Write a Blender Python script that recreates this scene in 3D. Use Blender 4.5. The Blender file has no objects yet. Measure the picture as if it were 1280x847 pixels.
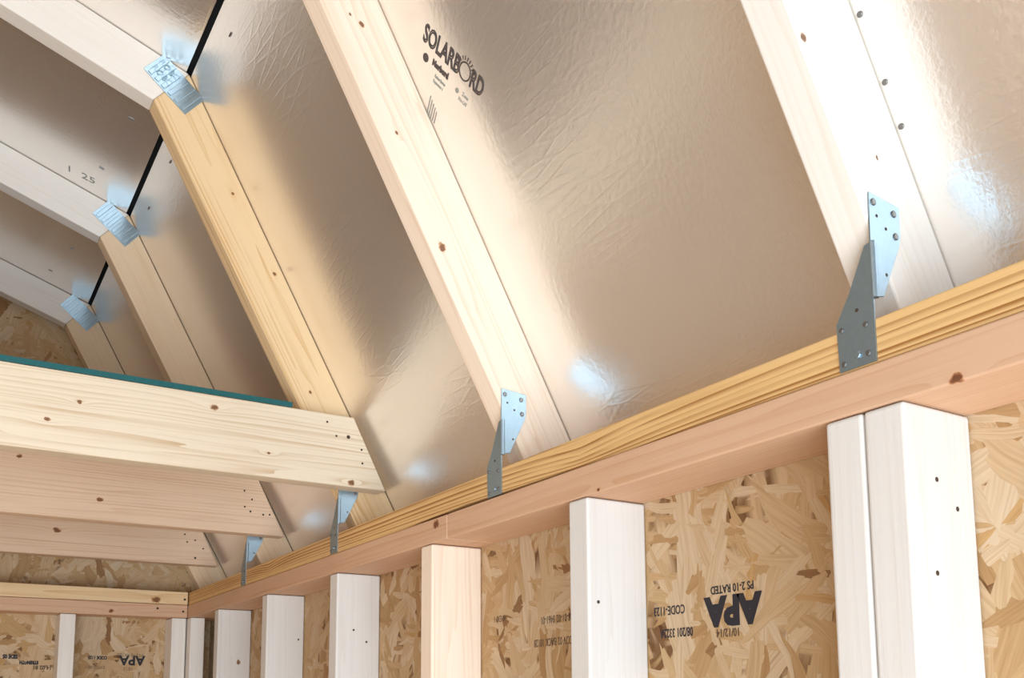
import bpy, bmesh, math, random
from mathutils import Vector, Matrix
random.seed(7)
S = 0.0254            # the whole shed is laid out in inches; S turns them into metres
EYE = 63.0            # eye height above the floor, inches (all z below are relative to the eye)
scene = bpy.context.scene
C = scene.collection

# ------------------------------------------------------------------ camera
F_PX, CX, CY = 1178.26, 606.5, 723.0
RT = Vector((0.85923088, -0.51158396, -0.00203804))
UP = Vector((-0.06311489, -0.10995625, 0.99193051))
FW = Vector((0.50767983, 0.85216869, 0.12676637))
cd = bpy.data.cameras.new('camera')
cam = bpy.data.objects.new('camera', cd); C.objects.link(cam)
cd.sensor_width = 36.0
cd.lens = F_PX / 1280 * 36.0
cd.shift_x = (640 - CX) / 1280
cd.shift_y = (CY - 423.5) / 1280
cd.clip_start = 0.01
m = Matrix((RT, UP, -FW)).transposed().to_4x4()
m.translation = Vector((0, 0, EYE * S))
cam.matrix_world = m
scene.camera = cam

# ------------------------------------------------------------------ world, light, exposure
w = bpy.data.worlds.new('world'); scene.world = w; w.use_nodes = True
bg = w.node_tree.nodes['Background']
bg.inputs[0].default_value = (0.55, 0.76, 1.0, 1); bg.inputs[1].default_value = 1.2
def area(name, loc, rot, sx, sy, power, col):
    l = bpy.data.lights.new(name, 'AREA'); l.shape = 'RECTANGLE'; l.size = sx * S; l.size_y = sy * S
    l.energy = power; l.color = col
    o = bpy.data.objects.new(name, l); C.objects.link(o)
    o.location = Vector((loc[0], loc[1], loc[2] + EYE)) * S; o.rotation_euler = rot
    return o
# daylight coming in through the open double door in the front gable wall (behind the camera)
area('door_daylight', (-14, -34, -27), (math.radians(90), 0, 0), 66, 68, 88, (0.74, 0.88, 1.0))
# unseen fill light, added outside an invented opening in the left wall
area('left_fill_light', (-93, 10, -18), (math.radians(90), 0, math.radians(-90)), 36, 32, 13, (1.0, 0.93, 0.85))
vs = scene.view_settings
vs.view_transform = 'Standard'; vs.look = 'None'; vs.gamma = 1.0; vs.use_curve_mapping = False
vs.exposure = 0.02

# ------------------------------------------------------------------ dimensions (inches)
XW, ZP = 26.08, 9.38                 # room face of the right wall framing, underside of its top plates
XS = XW + 3.5                        # room side of the right wall sheathing
KX, KZ = 14.05, 45.22                # knee line of the gambrel roof (inner face of the foil panels)
LD = Vector((0.47986, 0, -0.87734))  # down the lower slope
LN = Vector((-0.87734, 0, -0.47986)) # inward normal of the lower slope
RIDGE = -30.0
UD = Vector((-20, 0, 6.96)).normalized()   # up the upper slope
UN = Vector((-UD.z, 0, UD.x)); UN = UN if UN.z < 0 else -UN
RY = [18.93, 42.2, 65.5, 88.8, 112.4]      # near faces of the rafters
YG = 111.0                           # near face of the back gable framing
YS = YG + 3.5                        # back sheathing
YF = -30.0                           # front gable
XL = 2 * RIDGE - XW                  # room face of left wall framing
ZF = -EYE

def W(p): return Vector((p[0], p[1], p[2] + EYE)) * S
def ray(px, py): return RT * ((px - CX) / F_PX) - UP * ((py - CY) / F_PX) + FW
def on_y(px, py, y): d = ray(px, py); return d * (y / d.y)
def on_x(px, py, x): d = ray(px, py); return d * (x / d.x)
def on_plane(px, py, n, p): d = ray(px, py); return d * (n.dot(Vector(p)) / n.dot(d))
K0 = Vector((KX, 0, KZ))

# ------------------------------------------------------------------ materials
class NT:
    def __init__(s, name):
        s.m = bpy.data.materials.new(name); s.m.use_nodes = True
        s.t = s.m.node_tree; s.b = s.t.nodes['Principled BSDF']
    def n(s, typ, ins=None, **kw):
        nd = s.t.nodes.new(typ)
        for k, v in kw.items(): setattr(nd, k, v)
        for k, v in (ins or {}).items():
            if isinstance(v, bpy.types.NodeSocket): s.t.links.new(v, nd.inputs[k])
            else: nd.inputs[k].default_value = v
        return nd
    def math(s, op, a, b=0.0, c=0.0, clamp=False):
        return s.n('ShaderNodeMath', {0: a, 1: b, 2: c}, operation=op, use_clamp=clamp).outputs[0]
    def mix(s, f, a, b, blend='MIX'):
        nd = s.n('ShaderNodeMix', {0: f, 6: a, 7: b}, data_type='RGBA', blend_type=blend); return nd.outputs[2]
    def ramp(s, f, stops):
        nd = s.n('ShaderNodeValToRGB', {0: f}); e = nd.color_ramp.elements
        while len(e) < len(stops): e.new(0.5)
        for i, (p, c) in enumerate(stops):
            e[i].position = p; e[i].color = (*c, 1) if len(c) == 3 else c
        return nd.outputs[0]
    def set(s, **kw):
        for k, v in kw.items():
            i = s.b.inputs[k.replace('_', ' ')]
            if isinstance(v, bpy.types.NodeSocket): s.t.links.new(v, i)
            else: i.default_value = v
    def bump(s, h, strength, dist):
        nd = s.n('ShaderNodeBump', {'Strength': strength, 'Distance': dist, 'Height': h})
        s.t.links.new(nd.outputs[0], s.b.inputs['Normal'])

PAL = {  # light wood, dark grain, ring strength, ring scale
    'white':  ((0.77, 0.705, 0.64), (0.68, 0.575, 0.47), 0.35, 26),
    'chalk':  ((0.66, 0.61, 0.565), (0.57, 0.49, 0.42), 0.35, 26),
    'cream':  ((0.71, 0.585, 0.44), (0.53, 0.365, 0.22), 0.85, 22),
    'peach':  ((0.84, 0.68, 0.54), (0.70, 0.48, 0.33), 0.6, 24),
    'rose':   ((0.70, 0.50, 0.35), (0.54, 0.32, 0.19), 0.75, 24),
    'pink':   ((0.60, 0.37, 0.235), (0.50, 0.26, 0.14), 0.7, 24),
    'tan':    ((0.72, 0.53, 0.35), (0.58, 0.38, 0.21), 0.45, 24),
    'honey':  ((0.73, 0.52, 0.30), (0.56, 0.32, 0.13), 0.85, 30),
    'pine':   ((0.70, 0.44, 0.19), (0.33, 0.14, 0.035), 1.55, 19),
}
def wood(name, pal, seed, knots=(), arris=True):
    """Grain runs along the object's local x; knots are (x, y, z, radius) in local inches."""
    lt, dk, rs, sc = PAL[pal]
    N = NT(name)
    rnd = random.Random(seed)
    tc = N.n('ShaderNodeTexCoord').outputs['Object']
    v = N.n('ShaderNodeVectorMath', {0: tc, 1: (1 / S,) * 3}, operation='MULTIPLY').outputs[0]   # inches
    # knots bend the grain
    kn = None; push = None
    kwob = N.n('ShaderNodeVectorMath', {0: N.n('ShaderNodeTexNoise', {'Vector': v, 'Scale': 4.0, 'Detail': 1.0}).outputs['Color'], 1: (.5, .5, .5)}, operation='SUBTRACT').outputs[0] if knots else None
    for (kx, ky, kz, kr) in knots:
        d = N.n('ShaderNodeVectorMath', {0: v, 1: (kx, ky, kz)}, operation='SUBTRACT').outputs[0]
        if kr > 0: kr *= .8
        d1 = N.n('ShaderNodeVectorMath', {0: N.n('ShaderNodeVectorMath', {0: d, 1: N.n('ShaderNodeVectorMath', {0: kwob, 1: (kr * 1.2,) * 3}, operation='MULTIPLY').outputs[0]}, operation='ADD').outputs[0], 1: (0.75, 1, 1)}, operation='MULTIPLY').outputs[0]
        L = N.n('ShaderNodeVectorMath', {0: d1}, operation='LENGTH').outputs[1]
        if kr > 0:
            f = N.math('SUBTRACT', 1.0, N.math('DIVIDE', L, kr), clamp=True)
            f = N.math('MULTIPLY', f, 2.2, clamp=True)
            kn = f if kn is None else N.math('MAXIMUM', kn, f)
        kr = abs(kr)
        d2 = N.n('ShaderNodeVectorMath', {0: d, 1: (0.3, 1, 1)}, operation='MULTIPLY').outputs[0]
        L2 = N.n('ShaderNodeVectorMath', {0: d2}, operation='LENGTH').outputs[1]
        g = N.math('MULTIPLY', N.math('EXPONENT', N.math('MULTIPLY', L2, -0.9 / kr)), 0.35)
        push = g if push is None else N.math('ADD', push, g)
    off = (rnd.uniform(-50, 50), rnd.uniform(-1.5, 1.5), rnd.uniform(1.2, 3.0) * rnd.choice((-1, 1)))
    if pal == 'pine': off = (off[0], 5.0, 0.8)
    vv = N.n('ShaderNodeVectorMath', {0: v, 1: off}, operation='ADD').outputs[0]
    st = N.n('ShaderNodeVectorMath', {0: vv, 1: (0.018 if pal == 'pine' else 0.05, 1, 1)}, operation='MULTIPLY').outputs[0]
    low = N.n('ShaderNodeTexNoise', {'Vector': st, 'Scale': 0.55, 'Detail': 2.0}).outputs['Color']
    lowc = N.n('ShaderNodeVectorMath', {0: low, 1: (0.5, 0.5, 0.5)}, operation='SUBTRACT').outputs[0]
    sv = N.n('ShaderNodeVectorMath', {0: st, 1: N.n('ShaderNodeVectorMath', {0: lowc, 1: (0, 1.0, 1.0) if pal == 'pine' else (0, 1.7, 1.7)}, operation='MULTIPLY').outputs[0]}, operation='ADD').outputs[0]
    if push is not None:
        cmb = N.n('ShaderNodeCombineXYZ', {0: 0.0, 1: push, 2: push}).outputs[0]
        sv = N.n('ShaderNodeVectorMath', {0: sv, 1: cmb}, operation='ADD').outputs[0]
    wv = N.n('ShaderNodeTexWave', {'Vector': sv, 'Scale': 60.0 / sc / 2, 'Distortion': 0.6, 'Detail': 2.0, 'Detail Scale': 0.6},
             wave_type='RINGS', rings_direction='X', wave_profile='SAW').outputs['Fac']
    ring = N.math('POWER', wv, 2.2)
    fib = N.n('ShaderNodeTexNoise', {'Vector': N.n('ShaderNodeVectorMath', {0: vv, 1: (0.25, 9, 9)}, operation='MULTIPLY').outputs[0], 'Scale': 1.0, 'Detail': 3.0}).outputs[0]
    pat = N.n('ShaderNodeTexNoise', {'Vector': N.n('ShaderNodeVectorMath', {0: vv, 1: (0.12, 0.5, 0.5)}, operation='MULTIPLY').outputs[0], 'Scale': 1.0, 'Detail': 1.0}).outputs[0]
    irr = N.n('ShaderNodeTexNoise', {'Vector': N.n('ShaderNodeVectorMath', {0: vv, 1: (0.015, 2.6, 2.6)}, operation='MULTIPLY').outputs[0], 'Scale': 1.0, 'Detail': 1.0}).outputs[0]
    ring = N.math('MULTIPLY', ring, N.math('MULTIPLY', N.math('SUBTRACT', irr, 0.28, clamp=True), 3.2))
    f = N.math('MULTIPLY', ring, rs)
    f = N.math('ADD', f, N.math('MULTIPLY', N.math('SUBTRACT', fib, 0.5), 0.55))
    f = N.math('ADD', f, N.math('MULTIPLY', N.math('SUBTRACT', pat, 0.5), 0.5), clamp=True)
    col = N.mix(f, (*lt, 1), (*dk, 1))
    if kn is not None:
        rim = N.ramp(kn, [(0.0, (1, 1, 1)), (0.35, (0.72, 0.52, 0.38)), (0.7, (0.42, 0.26, 0.17)), (1.0, (0.27, 0.16, 0.11))])
        col = N.mix(1.0, col, rim, 'MULTIPLY')
    N.set(Base_Color=col, Roughness=0.62, Specular_IOR_Level=0.3)
    N.bump(N.math('ADD', fib, N.math('MULTIPLY', ring, 0.4)), 0.25, 0.0006)
    return N.m

def osb(name, bright=1.0, seed=0, scale=1.0, warm=1.0, layers=8):
    N = NT(name)
    tc = N.n('ShaderNodeTexCoord').outputs['Object']
    v = N.n('ShaderNodeVectorMath', {0: tc, 1: (1 / S / scale,) * 3}, operation='MULTIPLY').outputs[0]
    bend = N.n('ShaderNodeTexNoise', {'Vector': v, 'Scale': 0.35, 'Detail': 1.0}).outputs['Color']
    bend = N.n('ShaderNodeVectorMath', {0: bend, 1: (0.5, 0.5, 0.5)}, operation='SUBTRACT').outputs[0]
    bend = N.n('ShaderNodeVectorMath', {0: bend, 1: (.6, .6, 0)}, operation='MULTIPLY').outputs[0]
    v = N.n('ShaderNodeVectorMath', {0: v, 1: bend}, operation='ADD').outputs[0]
    H = T = G = None
    for i, (ang, lx, ly) in enumerate(((80, 5.5, 1.5), (112, 4.6, 1.3), (38, 4.4, 1.2), (-28, 4.2, 1.0), (95, 4.0, .8), (64, 3.2, .6), (140, 3.4, .8), (8, 2.2, .45))[:layers]):
        mp = N.n('ShaderNodeMapping', {'Vector': v, 'Location': (seed * 3.1 + i * 17.3, i * 9.7, 0), 'Rotation': (0, 0, math.radians(-ang))}).outputs[0]
        mp = N.n('ShaderNodeVectorMath', {0: mp, 1: (1 / lx, 1 / ly, 0)}, operation='MULTIPLY').outputs[0]
        vo = N.n('ShaderNodeTexVoronoi', {'Vector': mp, 'Scale': 1.0, 'Randomness': 1.0}, voronoi_dimensions='2D', distance='CHEBYCHEV')
        sp = N.n('ShaderNodeSeparateColor', {0: vo.outputs['Color']})
        gr = N.n('ShaderNodeTexNoise', {'Vector': N.n('ShaderNodeVectorMath', {0: mp, 1: (1.2, 9, 0)}, operation='MULTIPLY').outputs[0], 'Scale': 1.0, 'Detail': 2.0}).outputs[0]
        h = N.math('SUBTRACT', sp.outputs[0], N.math('MULTIPLY', vo.outputs['Distance'], 0.55))
        t = sp.outputs[1]
        if H is None: H, T, G = h, t, gr
        else:
            f = N.math('GREATER_THAN', h, H)
            H = N.math('MAXIMUM', h, H)
            T = N.n('ShaderNodeMix', {0: f, 2: T, 3: t}, data_type='FLOAT').outputs[0]
            G = N.n('ShaderNodeMix', {0: f, 2: G, 3: gr}, data_type='FLOAT').outputs[0]
    k = bright
    col = N.ramp(T, [(0.0, (.26 * k, .12 * k, .05 * k)), (0.05, (.46 * k, .26 * k, .11 * k)), (0.22, (.58 * k, .37 * k, .18 * k * warm)),
                     (0.60, (.64 * k, .435 * k, .25 * k * warm)), (0.90, (.70 * k, .52 * k, .345 * k * warm)), (1.0, (.56 * k, .32 * k, .12 * k))])
    col = N.mix(1.0, col, N.ramp(G, [(0.25, (.80, .74, .66)), (0.6, (1, 1, 1))]), 'MULTIPLY')
    col = N.mix(1.0, col, N.ramp(H, [(0.30, (.35, .25, .17)), (0.46, (1, 1, 1))]), 'MULTIPLY')
    N.set(Base_Color=col, Roughness=0.7, Specular_IOR_Level=0.25)
    if layers > 3: N.bump(N.math('ADD', H, N.math('MULTIPLY', G, .25)), 0.5, 0.0015)
    else: N.t.links.new(N.ramp(T, [(0.0, (.52 * k, .34 * k, .17 * k)), (1.0, (.68 * k, .50 * k, .32 * k))]), N.b.inputs['Base Color'])
    return N.m

def foil(name):
    N = NT(name)
    tc = N.n('ShaderNodeTexCoord').outputs['Object']
    v = N.n('ShaderNodeVectorMath', {0: tc, 1: (1 / S,) * 3}, operation='MULTIPLY').outputs[0]
    wob = N.n('ShaderNodeTexNoise', {'Vector': v, 'Scale': 0.10, 'Detail': 1.0}).outputs[0]
    fine = N.n('ShaderNodeTexNoise', {'Vector': v, 'Scale': 3.2, 'Detail': 3.0, 'Roughness': 0.6}).outputs[0]
    # creases of the foil skin, strand-shaped
    mp = N.n('ShaderNodeMapping', {'Vector': v, 'Rotation': (0, 0, math.radians(32)), 'Scale': (0.35, 1.6, 1.0)}).outputs[0]
    cr = N.n('ShaderNodeTexVoronoi', {'Vector': mp, 'Scale': 1.0}, voronoi_dimensions='2D', feature='DISTANCE_TO_EDGE').outputs['Distance']
    cr = N.math('MULTIPLY', N.math('SUBTRACT', 0.12, cr, clamp=True), 4.0)
    msk = N.n('ShaderNodeTexNoise', {'Vector': v, 'Scale': 0.09, 'Detail': 1.0}).outputs[0]
    msk = N.ramp(msk, [(0.45, (0, 0, 0)), (0.65, (1, 1, 1))])
    h = N.math('ADD', N.math('MULTIPLY', wob, 5.0), N.math('MULTIPLY', fine, 0.8))
    h = N.math('ADD', h, N.math('MULTIPLY', cr, N.math('MULTIPLY', msk, 0.75)))
    N.set(Base_Color=(0.94, 0.905, 0.87, 1), Metallic=0.87, Roughness=0.27)
    N.bump(h, 0.35, 0.0012)
    return N.m

def plain(name, col, rough=0.6, metal=0.0, noise=0.0, bump=0.0):
    N = NT(name)
    tc = N.n('ShaderNodeTexCoord').outputs['Object']
    nz = N.n('ShaderNodeTexNoise', {'Vector': tc, 'Scale': 180.0, 'Detail': 3.0}).outputs[0]
    c = N.mix(nz, (*[x * (1 - noise) for x in col], 1), (*[min(1, x * (1 + noise)) for x in col], 1))
    N.set(Base_Color=c, Roughness=rough, Metallic=metal)
    if bump: N.bump(nz, bump, 0.0004)
    return N.m

M_foil = foil('foil_face')
M_osb = osb('osb_wall', 0.79, 0)
M_osb_gable = osb('osb_gable', 0.80, 5)
M_osb_floor = osb('osb_floor', 1.22, 9, layers=3)
M_osb_left = osb('osb_left', 1.1, 13, layers=3)
M_osb_deck = osb('osb_deck', .8, 3)
M_steel = plain('galvanised_steel', (0.33, 0.42, 0.48), 0.48, 1.0, 0.10, 0.15)
M_nail = plain('nail_steel', (0.20, 0.19, 0.18), 0.45, 0.8, 0.2)
M_hole = plain('nail_hole', (0.06, 0.035, 0.02), 0.9)
M_black = plain('roof_felt', (0.004, 0.004, 0.005), 0.95)
M_ink = plain('black_ink', (0.015, 0.012, 0.018), 0.7)
M_ink_soft = plain('brown_ink', (0.10, 0.055, 0.03), 0.7)
M_ink_foil = plain('dark_print', (0.07, 0.05, 0.045), 0.6)
M_ink_grey = plain('grey_print', (0.30, 0.30, 0.27), 0.6)
M_ink_blue = plain('blue_ink', (0.26, 0.42, 0.52), 0.6)
M_teal = plain('teal_paint', (0.0, 0.085, 0.09), 0.5, 0, 0.15)
M_seam = plain('dark_seam', (0.05, 0.03, 0.02), 0.9)
M_out = plain('outside_ground', (0.45, 0.44, 0.40), 0.9, 0, 0.1)

# ------------------------------------------------------------------ object helpers
MW = {}
def link(name, me, mat, mw, parent=None):
    o = bpy.data.objects.new(name, me); C.objects.link(o)
    if mat and me and not me.materials: me.materials.append(mat)
    MW[o] = mw
    if parent:
        o.parent = parent; o.matrix_basis = MW[parent].inverted() @ mw
    else: o.matrix_basis = mw
    return o
def tag(o, label, cat, group=None):
    o['label'] = label; o['category'] = cat
    if group: o['group'] = group
    return o
def struct(o, label=None):
    o['kind'] = 'structure'
    if label: o['label'] = label
    return o
def frame(org, xd, yd):
    x = Vector(xd).normalized(); y = Vector(yd); y = (y - x * y.dot(x)).normalized(); z = x.cross(y)
    mm = Matrix((x, y, z)).transposed().to_4x4(); mm.translation = W(org); return mm
def prism_mesh(name, poly, t, bev=0.07, z0=0.0, seg=2):
    """poly (local x, y, inches) extruded from z0 to z0+t; bevelled arrises; shared by alike pieces"""
    bm = bmesh.new()
    a = [bm.verts.new((x * S, y * S, z0 * S)) for x, y in poly]
    b = [bm.verts.new((x * S, y * S, (z0 + t) * S)) for x, y in poly]
    n = len(poly)
    bm.faces.new(list(reversed(a))); bm.faces.new(b)
    for i in range(n): bm.faces.new((a[i], a[(i + 1) % n], b[(i + 1) % n], b[i]))
    bmesh.ops.recalc_face_normals(bm, faces=bm.faces)
    if bev:
        bmesh.ops.bevel(bm, geom=list(bm.edges), offset=bev * S, segments=seg, profile=0.5, affect='EDGES', clamp_overlap=True)
    me = bpy.data.meshes.new(name); bm.to_mesh(me); bm.free()
    return me
def rect(x0, x1, y0, y1): return [(x0, y0), (x1, y0), (x1, y1), (x0, y1)]
def local(o, p): return (MW[o].inverted() @ W(p)) / S
def plank(name, org, xd, yd, poly, t, mat, parent=None, bev=0.07, z0=0.0, seg=2):
    return link(name, prism_mesh(name, poly, t, bev, z0, seg), mat, frame(org, xd, yd), parent)
def box(name, x, y, z, mat, parent=None, bev=0.07):
    return plank(name, (x[0], y[0], z[0]), (1, 0, 0), (0, 1, 0), rect(0, x[1] - x[0], 0, y[1] - y[0]), z[1] - z[0], mat, parent, bev)

def disc_mesh(name, r, h, n=12, dome=0.0):
    bm = bmesh.new()
    rings = [(r, 0), (r, h * .6), (r * .75, h)]
    vs_ = [[bm.verts.new((math.cos(i * 2 * math.pi / n) * q * S, math.sin(i * 2 * math.pi / n) * q * S, z * S)) for i in range(n)] for q, z in rings]
    for a, b in zip(vs_, vs_[1:]):
        for i in range(n): bm.faces.new((a[i], a[(i + 1) % n], b[(i + 1) % n], b[i]))
    bm.faces.new(vs_[-1])
    me = bpy.data.meshes.new(name); bm.to_mesh(me); bm.free(); return me
ME_NAIL = disc_mesh('nail_head', .10, .05); ME_NAIL.materials.append(M_nail)
ME_BNAIL = disc_mesh('nail_head', .13, .07); ME_BNAIL.materials.append(M_steel)
ME_HOLE = disc_mesh('nail_hole', .085, .012); ME_HOLE.materials.append(M_hole)
def dot(name, me, p, n, parent, s=1.0):
    n = Vector(n).normalized(); t = Vector((0, 0, 1)) if abs(n.z) < .9 else Vector((0, 1, 0))
    x = t.cross(n).normalized(); mm = frame(p, x, n.cross(x)) @ Matrix.Diagonal((s, s, 1, 1))
    return link(name, me, None, mm, parent)

def text(name, s, org, xd, yd, size, mat, parent, align='LEFT', outline=0.0, xs=1.0, bold=0.0, thick=0.006):
    """flat print: lettering as thin geometry lying on its surface"""
    cu = bpy.data.curves.new(name, 'FONT'); cu.body = s; cu.size = size * S; cu.align_x = align
    cu.resolution_u = 3
    if outline: cu.fill_mode = 'NONE'; cu.bevel_depth = outline * S; cu.bevel_resolution = 0
    else: cu.offset = bold * S; cu.extrude = thick * S
    ob = bpy.data.objects.new(name, cu); C.objects.link(ob)
    dg = bpy.context.evaluated_depsgraph_get(); dg.update()
    me = bpy.data.meshes.new_from_object(ob.evaluated_get(dg)); me.materials.clear(); me.materials.append(mat)
    bpy.data.objects.remove(ob); bpy.data.curves.remove(cu)
    mm = frame(org, xd, yd) @ Matrix.Diagonal((xs, 1, .15 if outline else 1, 1))
    return link(name, me, None, mm, parent)

# ================================================================== THE SETTING
# floor
struct(box('floor', (XL - 4, XS + .5), (YF - 4, YS + .5), (ZF - .75, ZF), M_osb_floor, None, 0), 'pale strand board floor of the shed')
# right wall sheathing: local x = up, local y = along the wall
def wall_panel(name, org, xd, yd, poly, mat, parent=None): return plank(name, org, xd, yd, poly, .45, mat, parent, 0)
wr = struct(wall_panel('wall_right', (XS, YF, ZF), (0, 1, 0), (0, 0, 1), rect(0, YS - YF, 0, ZP + 3 - ZF), M_osb))
# back gable sheathing (local x along world x)
gp = [(XL - 3.5, ZF), (XS, ZF), (XS, ZP + 3), (KX + 3.4, KZ + 1.2 - 6), (KX, KZ), (RIDGE, KZ + (KX - RIDGE) * .348), (2 * RIDGE - KX, KZ), (2 * RIDGE - XS, ZP + 3)]
wb = struct(plank('wall_back', (0, YS + .45, 0), (1, 0, 0), (0, 0, 1), gp, .45, M_osb_gable, None, 0))
# left wall: sheathing with an opening added for the fill light (four pieces), studs and plates as its parts
wl = bpy.data.objects.new('wall_left', None); C.objects.link(wl); MW[wl] = Matrix.Identity(4); struct(wl)
XLS = XL - 3.5
for (y0, y1, z0, z1) in ((YF, -9, ZF, ZP + 3), (29, YS, ZF, ZP + 3), (-9, 29, ZF, -35), (-9, 29, -1, ZP + 3)):
    box('sheathing', (XLS - .45, XLS), (y0, y1), (z0, z1), M_osb_left, wl, 0)
# front gable wall with the open double doorway
wf = bpy.data.objects.new('wall_front', None); C.objects.link(wf); MW[wf] = Matrix.Identity(4); struct(wf)
for (x0, x1, z0, z1) in ((XLS, -48, ZF, ZP + 3), (20, XS, ZF, ZP + 3), (-48, 20, 8, ZP + 3)):
    box('sheathing', (x0, x1), (YF - .45, YF), (z0, z1), M_osb_left, wf, 0)
plank('sheathing', (0, YF, 0), (1, 0, 0), (0, 0, 1), [(XLS, ZP + 3), (XS, ZP + 3), (KX, KZ), (RIDGE, KZ + (KX - RIDGE) * .348), (2 * RIDGE - KX, KZ)], .45, M_osb_gable, wf, 0)
# ground outside the doors
struct(box('ground', (-300, 300), (-400, YF - 5), (ZF - 6, ZF - 1), M_out, None, 0))

# roof: felt outside, foil-faced panels below
LL = 44.0
cl = bpy.data.objects.new('ceiling', None); C.objects.link(cl); MW[cl] = Matrix.Identity(4); struct(cl)
def slope_panel(name, org, down, inn, l0, l1, y0, y1, t, mat, off):
    # local x along y, local y down the slope, thickness away from the room
    o = Vector(org) + Vector((0, y0, 0)) - Vector(inn) * off
    xd = Vector((0, 1, 0)); yd = Vector(down)
    z = xd.cross(yd)
    z0 = 0 if z.dot(Vector(inn)) < 0 else -t
    return plank(name, o, xd, yd, rect(0, y1 - y0, l0, l1), t, mat, cl, 0, z0)
UL = math.hypot(KX - RIDGE, (KX - RIDGE) * .348)
PANELS = {}
for side in (1, -1):
    def mir(v): v = Vector(v); return v if side == 1 else Vector((-v.x, v.y, v.z))
    org = K0 if side == 1 else Vector((2 * RIDGE - KX, 0, KZ))
    for (y0, y1) in ((YF, -4.05), (-3.95, YS)):
        a = slope_panel('foil_panel', org, mir(LD), mir(LN), 0.22, LL, y0, y1, .45, M_foil, 0)
        b = slope_panel('foil_panel', org, mir(UD), mir(UN), 0.26, UL, y0, y1, .45, M_foil, 0)
        if side == 1 and y0 > -5: PANELS['lo'], PANELS['up'] = a, b
    slope_panel('roof_felt', org, mir(LD), mir(LN), -.6, LL, YF, YS, .3, M_black, .5)
    slope_panel('roof_felt', org, mir(UD), mir(UN), -.6, UL, YF, YS, .3, M_black, .5)

# framing of the left half, out of the photograph (it shows in the foil): parts of the setting
lw = wood('wood_left', 'cream', 401)
for y in (-30, -14, 2, 18, 34, 50, 66, 82, 98, 110):
    if -10 < y < 29: continue
    plank('stud', (XLS, y, ZF), (0, 0, 1), (1, 0, 0), rect(0, ZP - ZF, 0, 3.5), 1.5, lw, wl)
plank('top_plate', (XLS, YF, ZP), (0, 1, 0), (1, 0, 0), rect(0, YS - YF, 0, 3.5), 3.0, lw, wl, z0=-3.0)
RL = (ZP + 3 - KZ) / LD.z
for y in RY:
    p = Vector((2 * RIDGE - KX, y, KZ))
    plank('rafter', p, (-LD.x, 0, LD.z), (-LN.x, 0, LN.z), rect(0, RL, 0, 3.5), 1.5, lw, cl, z0=-1.5)
    plank('rafter', p, (-UD.x, 0, UD.z), (-UN.x, 0, UN.z), rect(0, UL, 0, 3.5), 1.5, lw, cl, z0=-1.5)

# ================================================================== RIGHT WALL FRAMING
def add_knots(o, mat_args, pts):
    """give a board its own wood with knots at world points"""
    ks = [(*local(o, p), r) for p, r in pts]
    mt = wood('wood_' + o.name, *mat_args, knots=ks)
    o.data.materials.clear(); o.data.materials.append(mt)

# upper top plate (southern pine, bowed a little off the lower plate)
up_poly = [(0, 0), (63, 0), (70, .10), (76, .19), (80, .14), (84, 0), (YS - YF, 0), (YS - YF, 1.5), (0, 1.5)]
# local x along y, local y up, local z = -x?  x(0,1,0) x y(0,0,1) = (1,0,0)
o = plank('upper_top_plate', (XW + .1, YF, ZP + 1.5), (0, 1, 0), (0, 0, 1), up_poly, 3.4, None)
add_knots(o, ('pine', 11), [(on_x(725, 568, XW + .1), -1.2), (Vector((XW, 82, ZP + 2.4)), -.8)])
tag(o, 'golden yellow pine board with wavy dark grain, top layer of the long wall plate', 'top plate')
YJ = on_x(559, 655, XW).y
for (y0, y1, pal, seed, lab, kn) in (
    (YF, YJ - .04, 'pink', 21, 'pinkish lower plate board over the nearest studs, under the yellow pine board', [(on_x(1195, 474, XW), .24), (on_x(748, 612, XW), .12)]),
    (YJ + .04, YS, 'pink', 25, 'orange tan lower plate board running from the splice joint to the far corner', [(on_x(545, 655, XW), .4), (on_x(392, 727, XW), .15)])):
    o = plank('lower_top_plate', (XW, y0, ZP), (0, 1, 0), (0, 0, 1), rect(0, y1 - y0, 0, 1.47), 3.5, None)
    add_knots(o, (pal, seed), kn); tag(o, lab, 'top plate', 'lower top plates of the long wall')

def stud(y, pal, seed, lab, holes=(), knots=(), x0=XW, x1=XS - .02, y1=None, grp='studs of the long wall'):
    y1 = y1 or y + 1.5
    # local x up, local y into the wall, local z = x cross y = z cross x = +y
    o = plank('wall_stud', (x0, y, ZF), (0, 0, 1), (1, 0, 0), rect(0, ZP - .04 - ZF, 0, x1 - x0), y1 - y, None, bev=.13, seg=3)
    add_knots(o, (pal, seed), [(on_y(px, py, y), r) for px, py, r in knots])
    for px, py in holes: dot('nail_hole', ME_HOLE, on_y(px, py, y - .003), (0, -1, 0), o)
    return tag(o, lab, 'stud', grp)
stud(17.98, 'chalk', 31, 'nearest thick white stud of the double pair by the right edge', [(1171, 599), (1197, 636), (1172, 716)])
stud(19.52, 'chalk', 32, 'pale stud doubled up directly behind the nearest white stud', y1=21.0)
stud(34.5, 'chalk', 33, 'white stud with one small nail hole left of the big black stamp', [(748, 752)])
stud(50.03, 'peach', 34, 'pinkish streaky stud just under the plate splice joint')
stud(65.2, 'chalk', 35, 'white stud with two nail marks, left of the pinkish streaky stud', [(442, 787), (458, 802)])
stud(81.7, 'chalk', 36, 'pale stud with a dark mark on its right edge, between two white studs', [(373, 799)])
stud(97.8, 'chalk', 37, 'farthest full width pale stud next to the dark corner recess', [], [(298, 827, .28)])
o = plank('corner_stud', (XW, 109.5, ZF), (0, 0, 1), (1, 0, 0), rect(0, ZP - .04 - ZF, 0, 1.6), 3.9, wood('wood_corner', 'white', 38), bev=.1)
tag(o, 'flat turned grey white stud standing in the far wall corner', 'stud')

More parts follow.
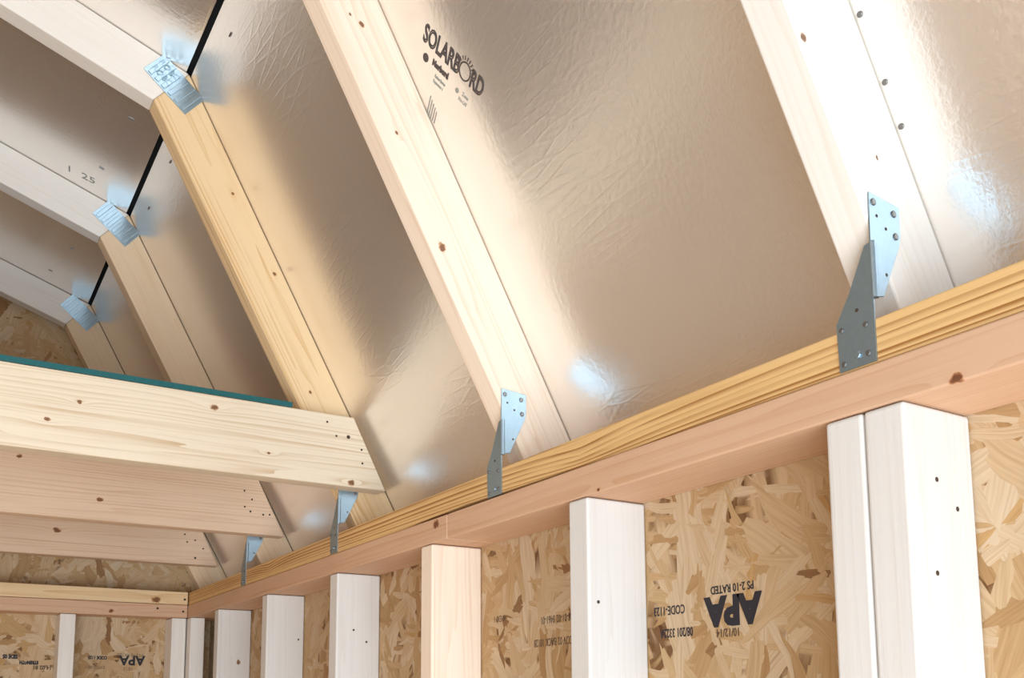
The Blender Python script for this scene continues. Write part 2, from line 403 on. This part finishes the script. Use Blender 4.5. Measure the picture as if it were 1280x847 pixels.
# ================================================================== BACK GABLE WALL
for k, (z0, z1, pal, lab) in enumerate(((ZP + 1.52, ZP + 3, 'honey', 'upper board of the far wall plate with a large black knot'), (ZP, ZP + 1.48, 'pink', 'lower pinkish board of the far wall plate above the stamped panel'))):
    o = plank('gable_top_plate', (XL, YG, z0), (1, 0, 0), (0, 0, 1), rect(0, XW - XL - .06, 0, z1 - z0), 3.5, None, z0=-3.5)
    add_knots(o, (pal, 41 + k), [(on_y(195, 749, YG), .5)] if k == 0 else [(on_y(139, 763, YG), .28)])
    tag(o, lab, 'top plate', 'far wall plates')
    if k == 0: dot('nail_hole', ME_HOLE, on_y(231, 749, YG - .003), (0, -1, 0), o, 1.6)
    else:
        for q in ((229, 764), (197, 760)): dot('nail_hole', ME_HOLE, on_y(*q, YG - .003), (0, -1, 0), o, 1.6)
GX = [on_y(73.5, 800, YG).x, XW - 1.75]
for i, lab in enumerate(('pale stud of the far wall between the two stamped panels', 'pale stud of the far wall beside the corner, right of the stamp')):
    o = plank('gable_stud', (GX[i], YG, ZF), (0, 0, 1), (1, 0, 0), rect(0, ZP - .04 - ZF, 0, 1.6), 3.45, wood('wood_gable_%d' % i, 'white', 51 + i), bev=.12)
    tag(o, lab, 'stud', 'far wall studs')
for x in (-3.5, -19.5, -35.5, -51.5, -67.5):
    plank('stud', (x, YG, ZF), (0, 0, 1), (1, 0, 0), rect(0, ZP - .04 - ZF, 0, 1.5), 3.45, lw, wb)

# ================================================================== ROOF FRAMING
# lower rafters: local x down the slope, local y inward; local z
def lower_rafter(i, pal, seed, lab, knots=(), holes=(), nails=()):
    y = RY[i]; p = Vector((KX, y, KZ))
    b = (LD + UD).normalized()          # direction of the mitre cut at the knee
    cross = LD.cross(LN)                # +/- y
    z0 = 0 if cross.y > 0 else -1.5
    # mitre: inner corner lies along the bisector of the two boards
    mit = 3.5 * math.tan((math.pi - math.acos(max(-1, min(1, LD.dot(UD))))) / 2)
    # seat: outer edge ends at plate top, inner edge at the same height
    l_in = (ZP + 3.02 - (KZ + LN.z * 3.5)) / LD.z
    l_out = (ZP + 3.02 - KZ) / LD.z
    poly = [(.02, .04), (l_out, .04), (l_in, 3.5), (mit, 3.5)]
    o = plank('lower_rafter', p, LD, LN, poly, 1.5, None, z0=z0, bev=.08)
    add_knots(o, (pal, seed), [(on_y(px, py, y), r) for px, py, r in knots])
    for px, py in holes: dot('nail_hole', ME_HOLE, on_y(px, py, y - .003), (0, -1, 0), o)
    return tag(o, lab, 'rafter', 'steep lower rafters')
def upper_rafter(i, pal, seed, lab):
    y = RY[i]; p = Vector((KX, y, KZ))
    mit = 3.5 * math.tan((math.pi - math.acos(max(-1, min(1, LD.dot(UD))))) / 2)
    z0 = 0 if UD.cross(UN).y > 0 else -1.5
    o = plank('upper_rafter', p, UD, UN, [(.02, .04), (UL, .04), (UL, 3.5), (mit + .02, 3.5)], 1.5, wood('wood_upper_%d' % i, pal, seed), z0=z0, bev=.08)
    return tag(o, lab, 'rafter', 'shallow upper rafters')
MIT = 3.5 * math.tan((math.pi - math.acos(LD.dot(UD))) / 2)
lr = [lower_rafter(0, 'white', 61, 'brightly lit white rafter at the right with a big steel bracket', [(1004, 47, .18), (1096, 197, .10)]),
      lower_rafter(1, 'peach', 62, 'peach rafter in the middle running beside the printed foil lettering', [(553, 309, .28), (452, 30, .2), (438, 18, .1), (496, 166, .13)]),
      lower_rafter(2, 'honey', 63, 'honey yellow rafter ending behind the nearest joist', [(343, 342, .2), (291, 242, .14), (388, 490, .17)]),
      lower_rafter(3, 'tan', 64, 'tan rafter behind the yellow one, second from the far gable', []),
      lower_rafter(4, 'tan', 65, 'farthest short stretch of rafter against the far gable panel', [])]
ur = [upper_rafter(2, 'white', 71, 'whitish upper rafter meeting the honey yellow rafter at a steel plate'),
      upper_rafter(3, 'white', 72, 'greyish white upper rafter, middle one of the three at upper left'),
      upper_rafter(4, 'white', 73, 'farthest upper rafter along the top of the gable panel')]
# nail heads missing the first rafter, along its seam with the foil
for px, py in ((1068, 23), (1101, 106), (1123, 160)):
    p = on_plane(px, py, LN, K0); p.y = RY[0] - .17; dot('nail_head', ME_NAIL, p, LN, PANELS['lo'], 1.05)
# knot on the room edge of the first rafter
# collar joists (2x6): each bolted to the near face of a rafter, right end cut to the roof slope
def joist(i, y, pal, seed, lab, holes, knots, ztop=True):
    zt = 15.64; h = 5.34
    xb = KX + (KZ - zt) * .54695 - .85; xt = KX + (KZ - zt - h) * .54695 - .62
    x0 = 2 * RIDGE - xb
    o = plank('ceiling_joist', (0, y, zt), (1, 0, 0), (0, 0, 1), [(x0, 0), (xb, 0), (xt, h), (2 * RIDGE - xt, h)], 1.5, None, z0=-1.5, bev=.09)
    add_knots(o, (pal, seed), [(on_y(px, py, y), r) for px, py, r in knots])
    for px, py, s in holes: dot('nail_hole', ME_HOLE, on_y(px, py, y - .003), (0, -1, 0), o, s)
    return tag(o, lab, 'joist', 'joists across the shed')
joist(0, RY[2] - 1.52, 'cream', 81, 'nearest cream joist with the teal edged board on top',
      [(409, 527, 1), (420.5, 544.6, 1), (452, 562, 1), (453, 579, 1), (435.5, 546, 1.7)],
      [(268, 509, .3), (99.5, 502, .18), (59, 524, .2), (336, 566, .13), (439, 603, .3)])
joist(1, RY[3] - 1.52, 'rose', 82, 'middle joist, pinkish tan with a cluster of nail holes at its end',
      [(305.6, 613, 1.1), (315, 624, 1.1), (306, 633, 1.1), (313, 639, 1.2), (329, 643, 1.2), (337, 643, 1.1)], [(125, 624, .3), (24, 570, .25)])
joist(2, RY[4] - 1.52, 'rose', 83, 'farthest joist hanging in front of the far gable panel',
      [(231, 667.5, 1.2), (244, 675, 1.2), (254, 685.5, 1.2), (234, 677, 1.2), (244, 697, 1.5)], [(71, 662, .4)])
# loft decking on the joists, painted teal along its front edge
DZ = 15.64 + 5.34 + .02
dk = box('loft_decking', (-80, 21.9), (RY[2] - 1.45, RY[4] - 1.6), (DZ, DZ + .38), M_osb_deck, None, 0)
tag(dk, 'thin board laid on the joists, its front edge painted dark teal', 'decking')
box('painted_edge', (-80, 21.9), (RY[2] - 1.52, RY[2] - 1.45), (DZ, DZ + .38), M_teal, dk, 0)['label'] = 'dark teal painted front edge'

# truss plates at the knee joints
def truss_plate(i, lab, lettering):
    y = RY[i]
    ctr = Vector((KX, y, KZ)) + (LN + UN).normalized() * 1.6 + (LD - UD).normalized() * .0
    ax = (LD - UD).normalized()                    # along the joint's outside
    up = Vector((0, -1, 0)).cross(ax)
    if up.z < 0: up = -up
    o = bpy.data.objects.new('truss_plate', None); C.objects.link(o); mw = frame(ctr + Vector((0, -.01, 0)), ax, up); MW[o] = mw; o.matrix_basis = mw
    zs = -1 if (Vector((0, -1, 0)).dot(mw.col[2].xyz) < 0) else 1
    L, H = 3.9, 2.1
    link('plate', prism_mesh('plate', rect(-L / 2, L / 2, -H / 2, H / 2), .05, .01, 0 if zs > 0 else -.05), M_steel, mw, o)
    me = prism_mesh('tooth_row', [(-.17, -H / 2 + .12), (.17, -H / 2 + .12), (.17, H / 2 - .12), (-.17, H / 2 - .12)], .07, .05, 0.03 if zs > 0 else -.10)
    for k in range(6):
        link('tooth_row', me, M_steel, mw @ Matrix.Translation(Vector((-L / 2 + .45 + k * .6, 0, 0)) * S), o)
    for k, q in enumerate(lettering or ()):
        text('printed_lettering', q, ctr - ax * 1.75 + up * (.25 - .75 * k) + Vector((0, -.115, 0)), ax, up, .62, M_ink_blue, o)
    return tag(o, lab, 'truss plate', 'steel truss plates at the rafter knees')
truss_plate(2, 'largest bright steel truss plate, on the honey yellow rafter knee', ('ROBC', 'ROBC'))
truss_plate(3, 'bluish steel truss plate on the middle rafter knee', None)
truss_plate(4, 'smallest far steel truss plate with bright stripes', None)

# hurricane ties: a lower flange on the plate, an upper flange on the rafter, a folded edge between them
def hurricane_tie(i, lab):
    y = RY[i]; x = XW + .1
    o = bpy.data.objects.new('hurricane_tie', None); C.objects.link(o); mw = Matrix.Translation(W((x, y, ZP + 1.5))); MW[o] = mw; o.matrix_basis = mw
    zb = ZP + 1.55
    # lower flange: lies on the plate face; local x = +y, local y = up, local z = x cross y = +x
    plank('lower_flange', (x - .055, y - .06, zb), (0, 1, 0), (0, 0, 1), [(0, 0), (1.45, 0), (1.5, 1.7), (.95, 2.6), (.25, 4.05), (0, 4.1)], .05, M_steel, o, .008)
    # upper flange: lies on the near face of the rafter; local x = +x, local y = up, local z = -y
    plank('upper_flange', (x - .05, y - .015, zb), (1, 0, 0), (0, 0, 1), [(0, 2.2), (.55, 2.3), (1.55, 4.35), (1.62, 4.7), (1.62, 5.72), (.05, 5.87), (0, 4.1)], .05, M_steel, o, .008)
    # rounded fold where the two flanges meet
    bm = bmesh.new(); n = 10
    r = [[bm.verts.new(Vector((math.cos(a) * .13, math.sin(a) * .10, z)) * S) for a in [j * 2 * math.pi / n for j in range(n)]] for z in (2.15, 2.2, 2.9, 2.95, 3.4, 3.45, 4.05, 4.1)]
    for k, (a, b) in enumerate(zip(r, r[1:])):
        for j in range(n): bm.faces.new((a[j], a[(j + 1) % n], b[(j + 1) % n], b[j]))
    bm.faces.new(list(reversed(r[0]))); bm.faces.new(r[-1])
    me = bpy.data.meshes.new('folded_edge'); bm.to_mesh(me); bm.free()
    link('folded_edge', me, M_steel, Matrix.Translation(W((x + .02, y - .1, zb))), o)
    for (dy, dz) in ((1.25, .25), (.3, .35), (.35, 1.35), (1.3, 1.45)):
        dot('nail_head', ME_NAIL, (x - .056, y - .06 + dy, zb + dz), (-1, 0, 0), o)
    dot('nail_head', ME_BNAIL, (x - .056, y - .06 + .7, zb + .4), (-1, 0, 0), o)
    for (dx, dz) in ((.25, 5.55), (1.3, 5.4), (1.35, 4.6)):
        dot('nail_head', ME_NAIL, (x - .05 + dx, y - .066, zb + dz), (0, -1, 0), o, 1.25)
    for (dx, dz) in ((.85, 4.75), (.75, 3.1), (.4, 5.1)):
        dot('punched_hole', ME_HOLE, (x - .05 + dx, y - .066, zb + dz), (0, -1, 0), o, .7)
    dot('punched_hole', ME_HOLE, (x - .056, y + .6, zb + 1.95), (-1, 0, 0), o, .8)
    return tag(o, lab, 'bracket', 'steel brackets tying the rafters to the plate')
hurricane_tie(0, 'large blue grey steel bracket at the foot of the white right rafter')
hurricane_tie(1, 'bright steel bracket at the foot of the middle peach rafter')
hurricane_tie(2, 'small steel bracket on the plate just below the nearest joist end')
hurricane_tie(3, 'smallest steel bracket, on the plate near the far corner')

# ================================================================== PRINTING
# panel stamps on the right wall sheathing are upside down: text runs along +y, letters hang along -z
def stamp_r(s, px, py, size, mat=M_ink, xs=1.0, bold=0.0, tilt=0.0):
    p = on_x(px, py, XS - .012)
    return text('printed_lettering', s, p, (0, 1, tilt), (0, tilt, -1), size, mat, wr, 'LEFT', 0, xs, bold)
stamp_r('APA', 949, 741, 1.68, M_ink, 1.0, .10, 0)
stamp_r('PS 2-10 RATED', 942, 725, .50, M_ink, .78, .008, -.01)
stamp_r('10/12/14', 925, 784, .50, M_ink_soft, .78, .008, 0)
stamp_r('CODE-1123', 856, 755, .58, M_ink, .72, .008, 0)
stamp_r('08/201 3322A', 866, 783, .58, M_ink, .66, .008, 0)
stamp_r('08-01-02 8461-01', 716, 765, .62, M_ink_soft, .68, 0, -.01)
stamp_r('COV 02 BACK 10128', 716, 794, .62, M_ink_soft, .66, 0, -.01)
stamp_r('40 EXP 1', 632, 768, .55, M_ink_soft, .66, 0, -.01)
# stamps on the far gable sheathing
def stamp_b(s, px, py, size, mat=M_ink, xs=1.0, bold=0.0):
    p = on_y(px, py, YS - .012)
    return text('printed_lettering', s, p, (-1, 0, 0), (0, 0, -1), size, mat, wb, 'LEFT', 0, xs, bold)
stamp_b('APA', 181, 820, 1.5, M_ink, 1.0, .05)
stamp_b('PS 2-10 RATED', 179, 817, .5, M_ink_soft, .9)
stamp_b('10/12', 166, 834, .5, M_ink_soft, .9)
stamp_b('CODE 1123', 134, 820, .5, M_ink, .8, .03)
stamp_b('EXPOSURE 1', 131, 832, .5, M_ink_soft, .75)
stamp_b('SIDE 05', 22, 818, .6, M_ink, .75, .04)
stamp_b('STRENGTH', 48, 826, .5, M_ink, .75, .04)
stamp_b('7 14 02 81', 70, 832, .6, M_ink_soft, .9, .03)

# foil panel print: reads down the slope
FO = LN * .012
def foil_p(px, py): return on_plane(px, py, LN, K0 + FO)
A_, B_ = foil_p(528, 49), foil_p(600, 121)
fx = (B_ - A_).normalized(); fy = fx.cross(LN); 
if fy.dot(foil_p(530, 30) - foil_p(520, 60)) < 0: fy = -fy
if fx.cross(fy).dot(LN) < 0: pass
LEN = (B_ - A_).length
def foil_text(s, p, size, mat, width=None, outline=0.0, bold=0.0):
    o = text('printed_lettering', s, p, fx, fy, size, mat, None, 'LEFT', outline, 1.0, bold)
    if width:
        wdt = max(v.co.x for v in o.data.vertices) - min(v.co.x for v in o.data.vertices)
        o.matrix_basis = MW[o] @ Matrix.Diagonal((width * S / wdt, 1, 1, 1)); MW[o] = o.matrix_basis.copy()
    o.parent = PANELS['lo']; o.matrix_basis = MW[PANELS['lo']].inverted() @ MW[o]
    return o
foil_text('SOLARB', A_, 1.25, M_ink_foil, LEN * .62, .045)
foil_text('RD', A_ + fx * LEN * .80, 1.25, M_ink_foil, LEN * .21, .045)
# the sun that stands for the O
bm = bmesh.new()
def ring(r0, r1, a0, a1, n):
    q = [(math.cos(a0 + (a1 - a0) * i / n), math.sin(a0 + (a1 - a0) * i / n)) for i in range(n + 1)]
    a = [bm.verts.new((c * r0 * S, s * r0 * S, 0)) for c, s in q]; b = [bm.verts.new((c * r1 * S, s * r1 * S, 0)) for c, s in q]
    for i in range(n): bm.faces.new((a[i], a[i + 1], b[i + 1], b[i]))
ring(.39, .47, 0, 2 * math.pi, 28)
for k in range(9):
    a = math.radians(20 + k * 17.5)
    ring(.52, .72, a - .05, a + .05, 1)
me = bpy.data.meshes.new('sun_emblem'); bm.to_mesh(me); bm.free()
link('sun_emblem', me, M_ink_foil, frame(A_ + fx * LEN * .705 + fy * .42, fx, fy), PANELS['lo'])
foil_text('Norbord', foil_p(540, 80), .42, M_ink_foil, 1.35, 0, .03)
link('round_emblem', disc_mesh('round_emblem', .22, .01, 16), M_ink_foil, frame(foil_p(532, 72), fx, fy), PANELS['lo'])
link('round_emblem', disc_mesh('round_emblem', .13, .01, 16), M_ink_grey, frame(foil_p(571, 113), fx, fy), PANELS['lo'])
for k, (s, px, py, sz, wd) in enumerate((('Radiant Barrier', 543, 96, .26, .9), ('Exposure 1', 541, 102, .26, .8), ('Zone', 577, 119, .28, .5), ('7/16 CAT', 572, 124, .26, .7))):
    foil_text(s, foil_p(px, py), sz, M_ink_grey, wd)
for k in range(5):
    p = foil_p(533 + k * 2.2, 141 + k * 3.2)
    plank('bar_print', p, fx, fy, rect(0, .06, 0, 1.0 - .08 * k), .008, M_ink_grey, PANELS['lo'], 0)
# upper panel lettering and staples
def up_p(px, py): return on_plane(px, py, UN, K0 + UN * .012)
q = up_p(82, 212); q2 = up_p(112, 227); ux = (q2 - q).normalized(); uy = ux.cross(UN)
if uy.dot(up_p(90, 200) - up_p(90, 220)) < 0: uy = -uy
text('printed_lettering', '1  25', q, ux, uy, 1.3, M_ink_grey, PANELS['up'], xs=1.0)
def staple(p, xd, n, parent): 
    yd = Vector(n).cross(Vector(xd)); plank('staple', p, xd, yd, rect(-.22, .22, -.05, .05), .06, M_nail, parent, .015)
for px, py in ((288, 43), (213, 202), (186, 260), (139, 335)): staple(foil_p(px, py), (0, 1, 0), LN, PANELS['lo'])
for px, py in ((164, 148), (127, 210), (90, 310), (63, 338)): staple(up_p(px, py), UD, UN, PANELS['up'])
